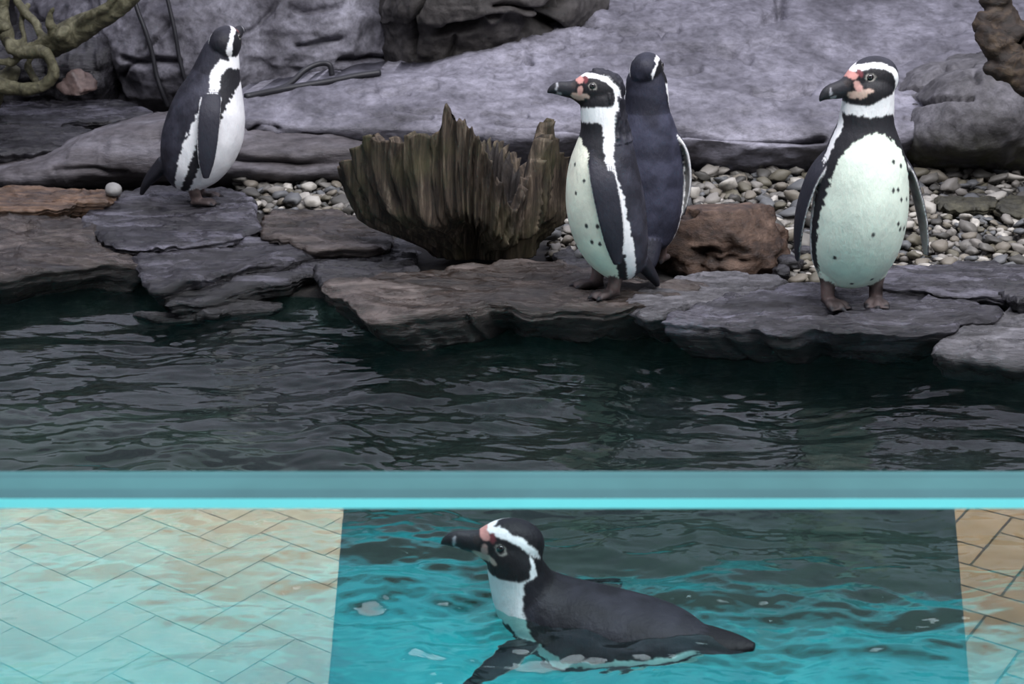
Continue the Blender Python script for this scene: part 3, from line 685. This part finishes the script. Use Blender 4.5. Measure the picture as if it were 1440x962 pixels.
RW = [[(1402,-60,3.9,.032),(1400,-10,3.9,.034),(1404,20,3.9,.036),(1412,40,3.88,.042),(1425,60,3.86,.05)],
      [(1380,42,3.86,.018),(1388,50,3.85,.030),(1402,66,3.84,.036),(1425,88,3.84,.038),(1450,110,3.84,.038),(1490,140,3.84,.03)],
      [(1372,38,3.87,.012),(1384,30,3.87,.020),(1404,24,3.88,.028)],
      [(1388,92,3.83,.010),(1400,98,3.83,.018),(1424,104,3.82,.022),(1452,125,3.82,.025)],
      [(1440,50,3.86,.045),(1470,70,3.86,.05),(1500,90,3.86,.05),(1560,160,3.9,.05),(1600,300,3.95,.05)]]
tag(driftwood('driftwood', RW, wood_mat('dark_brown_driftwood', (.005, .003, .0015), (.018, .010, .005), (.085, .056, .03), (2, 2, 3)), .005, .007, 5), 'gnarled dark brown driftwood hanging in front of the rounded mossy boulder', 'driftwood')

# ------------------------------------------------------------------ cables
M['cable'] = plain('black_rubber_cable', (.015, .015, .018), .5, .4, .2)
def cable(pts, r, label):
    V, Fc = tube_geo([PY(*p) for p in pts], [r]*len(pts), 8, len(pts)*8)
    return tag(mesh_obj('cable', V, Fc, M['cable']), label, 'cable')
cable([(182,-30,5.28),(192,10,5.26),(205,45,5.25),(214,75,5.25),(220,105,5.25),(228,130,5.25),(236,150,5.27)], .0085, 'black cable hanging down the rock face, joined by crack lines')
cable([(228,-30,5.26),(237,5,5.25),(246,45,5.24),(251,75,5.24),(258,105,5.24),(266,135,5.26)], .0075, 'black cable hanging down the rock face beside the penguin head')
cable([(352,137,4.56),(395,124,4.64),(412,114,4.68),(428,99,4.72),(448,90,4.74),(463,91,4.74),(467,106,4.74)], .0095, 'short black cable looping up from the sloping boulder edge')
cable([(345,136,4.55),(400,125,4.64),(460,115,4.71),(500,107,4.76),(535,102,4.79)], .011, 'black cable lying along the top edge of the sloping boulder')

# ------------------------------------------------------------------ penguins
def feather_mat():
    m, nt, out = nmat('penguin_plumage'); L = nt.links
    at = N(nt, 'ShaderNodeAttribute'); at.attribute_name = 'plumage'
    v = coords(nt, (1, 1, .45)); n1 = noise(nt, v, 120, 4, .6); n2 = noise(nt, coords(nt, (1, 1, 1)), 16, 4)
    mot = ramp(nt, n2, [(.3, (.78, .78, .80)), (.7, (1.15, 1.15, 1.15))]).outputs[0]
    c = mixc(nt, .8, at.outputs['Color'], mot, 'MULTIPLY')
    b = N(nt, 'ShaderNodeBsdfPrincipled', Roughness=.55); L.new(c, b.inputs['Base Color']); b.inputs['Specular IOR Level'].default_value = .22
    bp = N(nt, 'ShaderNodeBump', Strength=.45, Distance=.004); L.new(n1, bp.inputs['Height']); L.new(bp.outputs[0], b.inputs['Normal'])
    L.new(b.outputs[0], out.inputs[0]); return m
M['feather'] = feather_mat()
M['eye'] = plain('dark_eye', (.008, .007, .007), .08, .8)

def loft(st, mid, n=36, m=60):
    """st rows: center(3) lat(3) ven(3) w df db t  -> closed skin; also params"""
    A = np.array([[*s[0], *s[1], *s[2], s[3], s[4], s[5], s[6]] for s in st], float)
    A = cr(A, m); V = []; par = []
    for r in A:
        c, la, ve = r[0:3], r[3:6], r[6:9]; la = la/np.linalg.norm(la); ve = ve/np.linalg.norm(ve)
        w, df, db = max(r[9], .001), max(r[10], .001), max(r[11], .001)
        for k in range(n):
            a = 2*math.pi*k/n; ca, sa = math.cos(a), math.sin(a)
            V.append(c+la*w*sa+ve*(df if ca > 0 else db)*ca); par.append((mid, r[12], math.degrees(math.atan2(sa, ca))))
    Fc = grid_faces(m, n, wrap=True)
    V.append(A[0, :3]); V.append(A[-1, :3]); par += [(mid, A[0, 12], 0), (mid, A[-1, 12], 0)]; b = m*n
    for k in range(n):
        Fc.append((b, (k+1) % n, k)); Fc.append((b+1, (m-1)*n+k, (m-1)*n+(k+1) % n))
    return V, Fc, par
def pip(x, y, poly):
    r = np.zeros(len(x), bool)
    for (x1, y1), (x2, y2) in zip(poly, poly[1:]+poly[:1]):
        if y1 == y2: continue
        r ^= ((y1 > y) != (y2 > y)) & (x < (x2-x1)*(y-y1)/(y2-y1)+x1)
    return r
BODY, HEAD, FLIP, LEG, TAIL, FOOT = range(6)
UP = [(.050,-.034,.040,.034,.030,.030),(.07,-.030,.062,.066,.055,.055),(.11,-.018,.105,.088,.080,.075),(.16,-.004,.16,.098,.094,.088),(.22,.004,.22,.100,.098,.092),(.28,.006,.28,.095,.093,.086),
      (.33,.004,.33,.086,.083,.076),(.375,.0,.375,.070,.069,.064),(.41,.0,.41,.057,.058,.054),(.45,.003,.45,.053,.053,.051),(.485,.006,.485,.048,.049,.049)]
WHITE = np.array([.80, .80, .79]); BELLY = np.array([.64, .70, .58]); BLACK = np.array([.012, .012, .014]); BACK = np.array([.020, .020, .027]); GREY = np.array([.055, .057, .074])  # BELLY's green tint paints in bounce light from the pool

def penguin(label, loc, heading, scale, stations=UP, twist=0, headc=(0, .012, .50), hyaw=0, hpitch=0, flips=(), legs=True, legpos=((-.05, 0), (.05, 0)), footyaw=(12, -12),
            shear=0, belly=BELLY, back=BACK, spots=(), tail=None, pose='standing', legtop=.10, seed=1, headscale=1.0, nape=0, roll=0, napew=0, flipw=1.0, band=0):
    parts = []
    stations = list(stations)+[(.505, headc[1], headc[2]+.008, .034, .034, .036), (.515, headc[1], headc[2]+.024, .016, .016, .018)]
    sh = lambda z: shear*z
    # trunk and neck
    st = []; P = [np.array([0, y+sh(z), z]) for t, y, z, w, df, db in stations]
    for i, (t, y, z, w, df, db) in enumerate(stations):
        T = P[min(i+1, len(P)-1)]-P[max(i-1, 0)]; T /= np.linalg.norm(T)
        la = np.array([1., 0, 0]); ve = np.cross(T, la); ve /= np.linalg.norm(ve)
        if ve[1] < 0 and pose == 'standing': ve = -ve
        tw = math.radians(twist)*float(np.interp(t, [.415, .475], [0, 1])); R = np.array(Matrix.Rotation(tw, 3, Vector(T)))
        st.append((P[i], R@la, R@ve, w, df, db, t))
    parts.append(loft(st, BODY, 96, 170))
    # head and bill
    hc = np.array(headc, float)+np.array([0, sh(headc[2]), 0]); Rz = np.array(Matrix.Rotation(math.radians(hyaw), 3, 'Z')); p = math.radians(hpitch)
    hf, hl, hu = Rz@np.array([0, math.cos(p), math.sin(p)]), Rz@np.array([1., 0, 0]), Rz@np.array([0, -math.sin(p), math.cos(p)])
    HS = [(-.054,0,.010,.012,.012),(-.050,0,.020,.022,.022),(-.040,0,.031,.034,.034),(-.02,0,.039,.043,.042),(.0,0,.040,.045,.043),(.018,0,.036,.041,.042),(.034,-.001,.029,.034,.037),(.046,-.004,.022,.027,.028),
          (.057,-.007,.0165,.0195,.021),(.072,-.009,.0135,.0165,.018),(.088,-.010,.0115,.0145,.0155),(.100,-.013,.009,.011,.012),(.108,-.019,.005,.007,.008),(.111,-.025,.002,.003,.003)]
    k = headscale
    parts.append(loft([(hc+hf*s*k+hu*o*k, hl, -hu, w*k, hd*k, hup*k, s) for s, o, w, hup, hd in HS], HEAD, 60, 110))
    # flippers: paths of (x, y, z) in penguin space plus blade direction
    for sg, path, wdir in flips:
        pts = cr(np.array(path, float), 7); wd = np.array(wdir, float); wd /= np.linalg.norm(wd); rows = []
        for i, f in enumerate(np.linspace(0, 1, 7)):
            T = pts[min(i+1, 6)]-pts[max(i-1, 0)]; T /= np.linalg.norm(T); tv = np.cross(T, wd); tv /= np.linalg.norm(tv)
            if tv[0]*sg < 0 and pose == 'standing': tv = -tv
            if pose != 'standing' and tv[2] < 0: tv = -tv
            wv = wd-T*(wd@T); w = np.interp(f, [0, .15, .4, .7, .9, 1], [.018, .029, .034, .029, .020, .009])*flipw; th = np.interp(f, [0, .2, 1], [.014, .0085, .005])
            rows.append((pts[i]+np.array([0, sh(pts[i][2]), 0]), tv, wv, th, w, w, f))
        parts.append(loft(rows, FLIP, 28, 44))
    # legs and feet
    if legs:
        for (lx, ly), fy in zip(legpos, footyaw):
            a0 = np.array([lx*.92, ly-.012+sh(legtop), legtop]); a1 = np.array([lx, ly-.006, .050]); a2 = np.array([lx, ly, .016])
            rows = [(a0, (1,0,0), (0,1,0), .034, .036, .036, 0), ((a0+a1)/2, (1,0,0), (0,1,0), .027, .030, .030, .35), (a1, (1,0,0), (0,1,0), .0165, .018, .019, .62), (a2, (1,0,0), (0,1,0), .015, .017, .017, 1)]
            parts.append(loft(rows, LEG, 20, 18))
            for da, ln in ((-24, .058), (0, .068), (24, .060), (180, .016)):
                an = math.radians(fy+da); d = np.array([-math.sin(an), math.cos(an), 0]); s_ = np.array([d[1], -d[0], 0]); o = np.array([lx, ly-.004, 0])
                rr = [(o+np.array([0,0,.013]), .0125, .012, 0), (o+d*ln*.4+np.array([0,0,.0105]), .0095, .0095, .4), (o+d*ln*.75+np.array([0,0,.010]), .0095, .0085, .75), (o+d*ln*.9+np.array([0,0,.007]), .007, .006, .9), (o+d*ln*1.08+np.array([0,0,.003]), .0025, .003, 1)]
                parts.append(loft([(c, s_, (0,0,1), w, h, h, f) for c, w, h, f in rr], FOOT, 12, 16))
            an = math.radians(fy); d = np.array([-math.sin(an), math.cos(an), 0]); s_ = np.array([d[1], -d[0], 0]); o = np.array([lx, ly, .006])
            parts.append(loft([(o, s_, (0,0,1), .008, .004, .004, .2), (o+d*.03, s_, (0,0,1), .018, .004, .004, .5), (o+d*.052, s_, (0,0,1), .022, .0035, .0035, .7), (o+d*.056, s_, (0,0,1), .018, .002, .002, .8)], FOOT, 14, 10))
    if tail:
        tp = np.array(tail, float); rows = []
        for i, f in enumerate(np.linspace(0, 1, len(tp))):
            T = tp[min(i+1, len(tp)-1)]-tp[max(i-1, 0)]; T /= np.linalg.norm(T); ve = np.cross(T, [1., 0, 0])
            rows.append((tp[i]+np.array([0, sh(tp[i][2]), 0]), (1, 0, 0), ve, np.interp(f, [0, .5, 1], [.045, .032, .009]), np.interp(f, [0, 1], [.026, .006]), np.interp(f, [0, 1], [.026, .006]), f))
        parts.append(loft(rows, TAIL, 20, 20))
    V, Fc = merge_geo([(v, f) for v, f, _ in parts]); par = np.array([q for _, _, pp in parts for q in pp])
    me, co, ed = remesh(V, Fc, .0026)
    co = lap(co, ed, 4, .5)
    kd = kdtree.KDTree(len(V))
    for i, v in enumerate(V): kd.insert(v, i)
    kd.balance()
    idx = np.empty((len(co), 3), int); wt = np.empty((len(co), 3))
    for i, c in enumerate(co):
        for j, (_, q, d) in enumerate(kd.find_n(c, 3)): idx[i, j] = q; wt[i, j] = 1/(d+3e-4)
    part = par[idx[:, 0], 0].astype(int); wt = wt*(par[idx, 0] == part[:, None]); wt /= wt.sum(1)[:, None]
    t = (par[idx, 1]*wt).sum(1); ar = np.radians(par[idx, 2]); ang = np.degrees(np.arctan2((np.sin(ar)*wt).sum(1), (np.cos(ar)*wt).sum(1))); A = np.abs(ang)
    # ---- plumage pattern
    e1 = fbm(co*95+seed*5, 3, seed); e2 = fbm(co*26+seed*3, 3, seed+20)
    A2 = A+3.2*e1; t2 = t+.004*e1+band
    col = np.zeros((len(co), 3))
    a1 = np.interp(t2, [.05,.10,.15,.22,.28,.335,.37,.393,.400], [58,70,75,73,66,56,42,14,-60]); a2 = np.interp(t2, [.05,.15,.25,.31,.36,.44], [84,91,92,84,76,72])
    a3 = np.interp(t2, [.05,.15,.25,.31,.36,.41,.46,.5], [106,110,107,96,92,102,112,120])
    mixb = np.clip((.5+e2*.5), 0, 1)[:, None]; mixb = np.clip(.45+e2[:, None]*.75, 0, 1); dorsal = back*(1-mixb)+(back*1.9+GREY*.12)*mixb
    body = np.where((A2 < a3)[:, None], WHITE, dorsal)
    body = np.where((A2 < a2)[:, None] & (t2 < .434)[:, None], BLACK*1.6, body)
    body = np.where((A2 < a1)[:, None], belly, body)
    body = np.where(((A2 > a3) & (t > .40))[:, None], dorsal*.62, body)
    for (sz, sa_, sr) in spots:
        i0 = np.argmin((t-sz)**2*9+((ang-sa_)/180)**2+(part != BODY)*9); d = np.linalg.norm((co-co[i0])*np.array([1, 1, .75]), axis=1)
        body = np.where((d < sr)[:, None], np.array([.035, .04, .04]), body)
    L = (co-hc)/k; s = L@hf; hh = L@hu; ll = np.abs(L@hl); s2 = s+.0012*e1; h2 = hh+.0014*e1
    face = pip(s2, h2, [(.075,.016),(.050,.024),(.034,.0255),(.012,.028),(-.010,.0245),(-.028,.013),(-.036,-.003),(-.037,-.020),(-.024,-.027),(.005,-.031),(.024,-.039),(.040,-.048),(.075,-.03)])
    white = pip(s2, h2, [(.046,.027),(.034,.034),(.012,.0375),(-.012,.0345),(-.035,.024),(-.049,.004),(-.056,-.025),(-.064,-.065),(-.070,-.12),(.12,-.12),(.12,-.03),(.046,-.03)])
    white &= ~((s2 < -.022) & (ll < np.interp(hh, [-.08, -.03, 0, .03], [.026, .025, .022, .03])+napew))
    head = np.where(white[:, None], WHITE, dorsal*.55)
    head = np.where(face[:, None], BLACK, head)
    def dab(cs, ch, rs, rh, c, lo=-1):
        nonlocal head
        m_ = (((s2-cs)/rs)**2+((h2-ch)/rh)**2 < 1) & (s > lo); head = np.where(m_[:, None], np.array(c), head)
    bill = s2 > .052+.25*np.maximum(0, -.02-hh)
    PINK = (.52, .25, .22)
    head = np.where(bill[:, None], np.array([.022, .022, .026]), head)
    dab(.044, -.019, .014, .0075, (.50, .36, .29)); dab(.030, -.013, .012, .0045, (.52, .38, .31)); dab(.041, -.003, .0055, .0105, (.50, .29, .25))
    dab(.046, .018, .0085, .0075, PINK); dab(.033, .021, .005, .007, (.13, .03, .035)); dab(.056, .004, .006, .007, (.03, .025, .025))
    dab(.017, .011, .0090, .0074, (.33, .32, .28)); dab(.017, .011, .0070, .0056, BLACK)
    dab(.091, -.008, .0025, .0085, (.34, .34, .36)); dab(.084, -.021, .006, .004, (.30, .29, .30))
    flp = np.where((ang > 0)[:, None], GREY*.55+back*.3, GREY*.5+.04)   # outer / inner overwritten below
    outer = np.sin(np.radians(ang)) > -.15
    flp = np.where(outer[:, None], back*.9+GREY*.15, np.array([.20, .20, .19])*(1+.5*e2[:, None]))
    edge = (A > 157-4*e1) | ((A < 12) & (t > .1)); flp = np.where((edge & (t > .12) & (t < .93))[:, None], WHITE*.75, flp)
    flp = np.where((t < .10)[:, None], dorsal, flp)
    leg = np.where((t < .50+.05*e1)[:, None], belly*.97, np.array([.095, .068, .062])*(1+.9*e2[:, None]))
    foot = np.array([.05, .039, .037])*(1+.9*e2[:, None]); foot = np.where((t > .9)[:, None], BLACK, foot)
    tl = np.repeat((back*.6)[None], len(co), 0)
    for pid, arr in ((BODY, body), (HEAD, head), (FLIP, flp), (LEG, leg), (FOOT, foot), (TAIL, tl)):
        mk = part == pid; col[mk] = arr[mk]
    # neck skin that the head pattern governs
    nk = (part == BODY) & (t > .455); col[nk] = head[nk]; nk = nk & (A > (150 if pose != 'standing' else 126-3000*napew)); col[nk] = (dorsal*.6)[nk]
    col = lap(np.clip(col, .004, .9), ed, 1, .45)
    if nape:
        nm = (((part == HEAD) & ~face & (s < .02)) | ((part == BODY) & (t > .38) & (A > 100))) & (col.max(1) < .15); nv = np.empty(len(co)*3); me.vertices.foreach_get('normal', nv)
        co = co+nv.reshape(-1, 3)*(nape*np.maximum(0, ridged(co*np.array([55, 55, 22]), 2, 3))*nm)[:, None]
    Mw = Matrix.Translation(loc) @ Matrix.Rotation(math.radians(heading), 4, 'Z') @ Matrix.Rotation(math.radians(roll), 4, 'Y') @ Matrix.Scale(scale, 4)
    Mn = np.array(Mw); co = co@Mn[:3, :3].T+Mn[:3, 3]
    o = finish('penguin', me, co, M['feather'], col); tag(o, label, 'penguin')
    for sg in (-1, 1):
        e = hc+(hf*.017+hu*.011+hl*sg*.0335)*k; rad = .0068*k
        bm = bmesh.new(); bmesh.ops.create_uvsphere(bm, u_segments=16, v_segments=10, radius=rad)
        Ve = np.array([v.co for v in bm.verts]); Fe = [[v.index for v in f.verts] for f in bm.faces]; bm.free()
        Ve = Ve-np.outer(Ve@hl, hl)*.35+e; Ve = Ve@Mn[:3, :3].T+Mn[:3, 3]-np.array(o.location)
        mesh_obj('eye', Ve, Fe, M['eye'], o)
    return o

def hang(sg, out, backw, ln, x0=.086, z0=.345, y0=0.0, bulge=.020):
    return (sg, [(sg*(x0-.040*max(0, 1-f/.2)**1.5+out*f+bulge*math.sin(f*3.14)), y0-backw*f, z0+.022*max(0, 1-f/.2)-ln*f) for f in (0, .1, .2, .4, .6, .8, 1)], (0, 1, -.15))
TAILUP = [(0,-.06,.095),(0,-.085,.060),(0,-.105,.030),(0,-.115,.010)]

# front-facing bird
pr = PZ(1197, 428, .105)
sp = [(y, x) for x, y in [(1230,218),(1247,224),(1226,252),(1237,252),(1243,265),(1257,268),(1240,295),(1246,302),(1257,305),(1197,304),(1153,340),(1185,378),(1222,370)]]
spots = [((430-y)/636, -(math.degrees(math.asin(max(-1, min(1, (x-1208)/66))))*.9)-6, .0042) for y, x in sp]
FAT = [(t, y, z, w*1.04, df*1.02, db) for t, y, z, w, df, db in UP]
penguin('penguin facing the viewer on the dark slab, head turned in profile, spotted pale belly', pr, 188, 1.0, stations=FAT, twist=-60, headc=(-.002, .002, .500), hyaw=-84, hpitch=-7, headscale=1.08,
        flips=(hang(1, .030, .045, .25, bulge=.02), hang(-1, .075, -.01, .235, bulge=.012)), spots=spots, tail=TAILUP, legpos=((-.056, 0), (.056, 0)), footyaw=(-16, 16), seed=2, belly=np.array([.68, .76, .64]))  # greenish belly: pool bounce light put into the colour
# bird beside the stump, facing left
pm_ = PZ(862, 410, .105)
penguin('penguin with ruffled nape and cream belly facing the tree stump', pm_, 98, .925, stations=FAT, twist=0, headc=(0, .012, .500), hyaw=-8, hpitch=10, shear=.07, headscale=1.08,
        flips=(hang(-1, .004, .03, .25, y0=.034), hang(1, .05, -.04, .24)), tail=TAILUP, legpos=((-.045, .01), (.04, .035)), footyaw=(12, -8), belly=np.array([.80, .81, .66]), seed=4, nape=.004,
        spots=[(.33,-20,.004),(.30,-45,.004),(.27,-30,.004),(.20,-62,.0045),(.20,-45,.0045),(.16,-60,.0045),(.165,-48,.0045)])
# bird seen from behind
pb = PZ(908, 390, .10)
penguin('slate-grey penguin seen from behind, standing behind the cream-bellied one', pb+np.array([.0, .12, 0]), 4, .94, stations=FAT, twist=-20, headc=(0, .004, .505), hyaw=-30, hpitch=4,
        flips=(hang(-1, .015, .0, .22), hang(1, .015, .02, .21)), tail=TAILUP, seed=6, back=np.array([.022, .023, .036]), napew=.006)
# left bird looking up and away
pl = PZ(270, 284, .135)
HUNCH = [(.050,-.040,.045,.034,.030,.030),(.07,-.034,.066,.070,.060,.060),(.11,-.022,.105,.098,.092,.088),(.16,-.006,.155,.112,.110,.108),(.22,.006,.21,.115,.116,.112),(.28,.012,.265,.110,.108,.106),
      (.33,.016,.31,.098,.094,.094),(.375,.020,.35,.080,.078,.078),(.41,.022,.385,.066,.066,.066),(.45,.026,.42,.055,.056,.058),(.485,.030,.45,.046,.046,.050)]
penguin('penguin on the left slate looking upward away from the viewer, white breast showing', pl, -84, .95, stations=HUNCH, twist=40, headc=(0, .036, .462), hyaw=68, hpitch=22, headscale=1.08, shear=.20,
        flips=(hang(1, .02, -.02, .23, x0=.100, z0=.325, y0=.02), hang(-1, .02, -.02, .23, x0=.1, z0=.325, y0=.02)), tail=[(0,-.09,.12),(0,-.12,.085),(0,-.14,.055),(0,-.15,.025)], legpos=((-.045, .02), (.045, .02)), footyaw=(5, -5), belly=np.array([.80, .80, .80]), seed=8)
# swimming bird
SW = [(.04,-.235,-.004,.018,.014,.012),(.07,-.205,-.008,.045,.035,.030),(.11,-.165,-.018,.075,.060,.052),(.16,-.115,-.030,.094,.080,.070),(.22,-.055,-.038,.100,.090,.082),(.28,.005,-.036,.097,.090,.086),
      (.33,.052,-.020,.090,.082,.080),(.375,.086,.010,.074,.070,.066),(.41,.104,.038,.060,.058,.056),(.45,.114,.070,.050,.051,.050),(.485,.120,.098,.044,.046,.047)]
ps = PZ(818, 868, -.008)
penguin('penguin swimming in the turquoise pool with its white-ringed head raised', ps, 68, .86, stations=SW, roll=-10, flipw=.75, band=.055, headc=(.012, .128, .118), hyaw=20, hpitch=16, twist=14, pose='swimming', legs=False, headscale=1.06,
        flips=((-1, [(-.05,.05,-.03),(-.10,.07,-.018),(-.145,.085,-.012),(-.19,.105,-.012),(-.25,.12,-.02)], (-.2, -.9, 0)), (1, [(.05,.05,-.05),(.09,.05,-.075),(.13,.045,-.10),(.16,.03,-.125),(.19,.0,-.15)], (0, 1, 0))),
        tail=[(0,-.19,-.006),(0,-.235,.000),(0,-.27,.006),(0,-.30,.010)], seed=10, belly=np.array([.72, .78, .72]), back=np.array([.0075, .007, .010]))
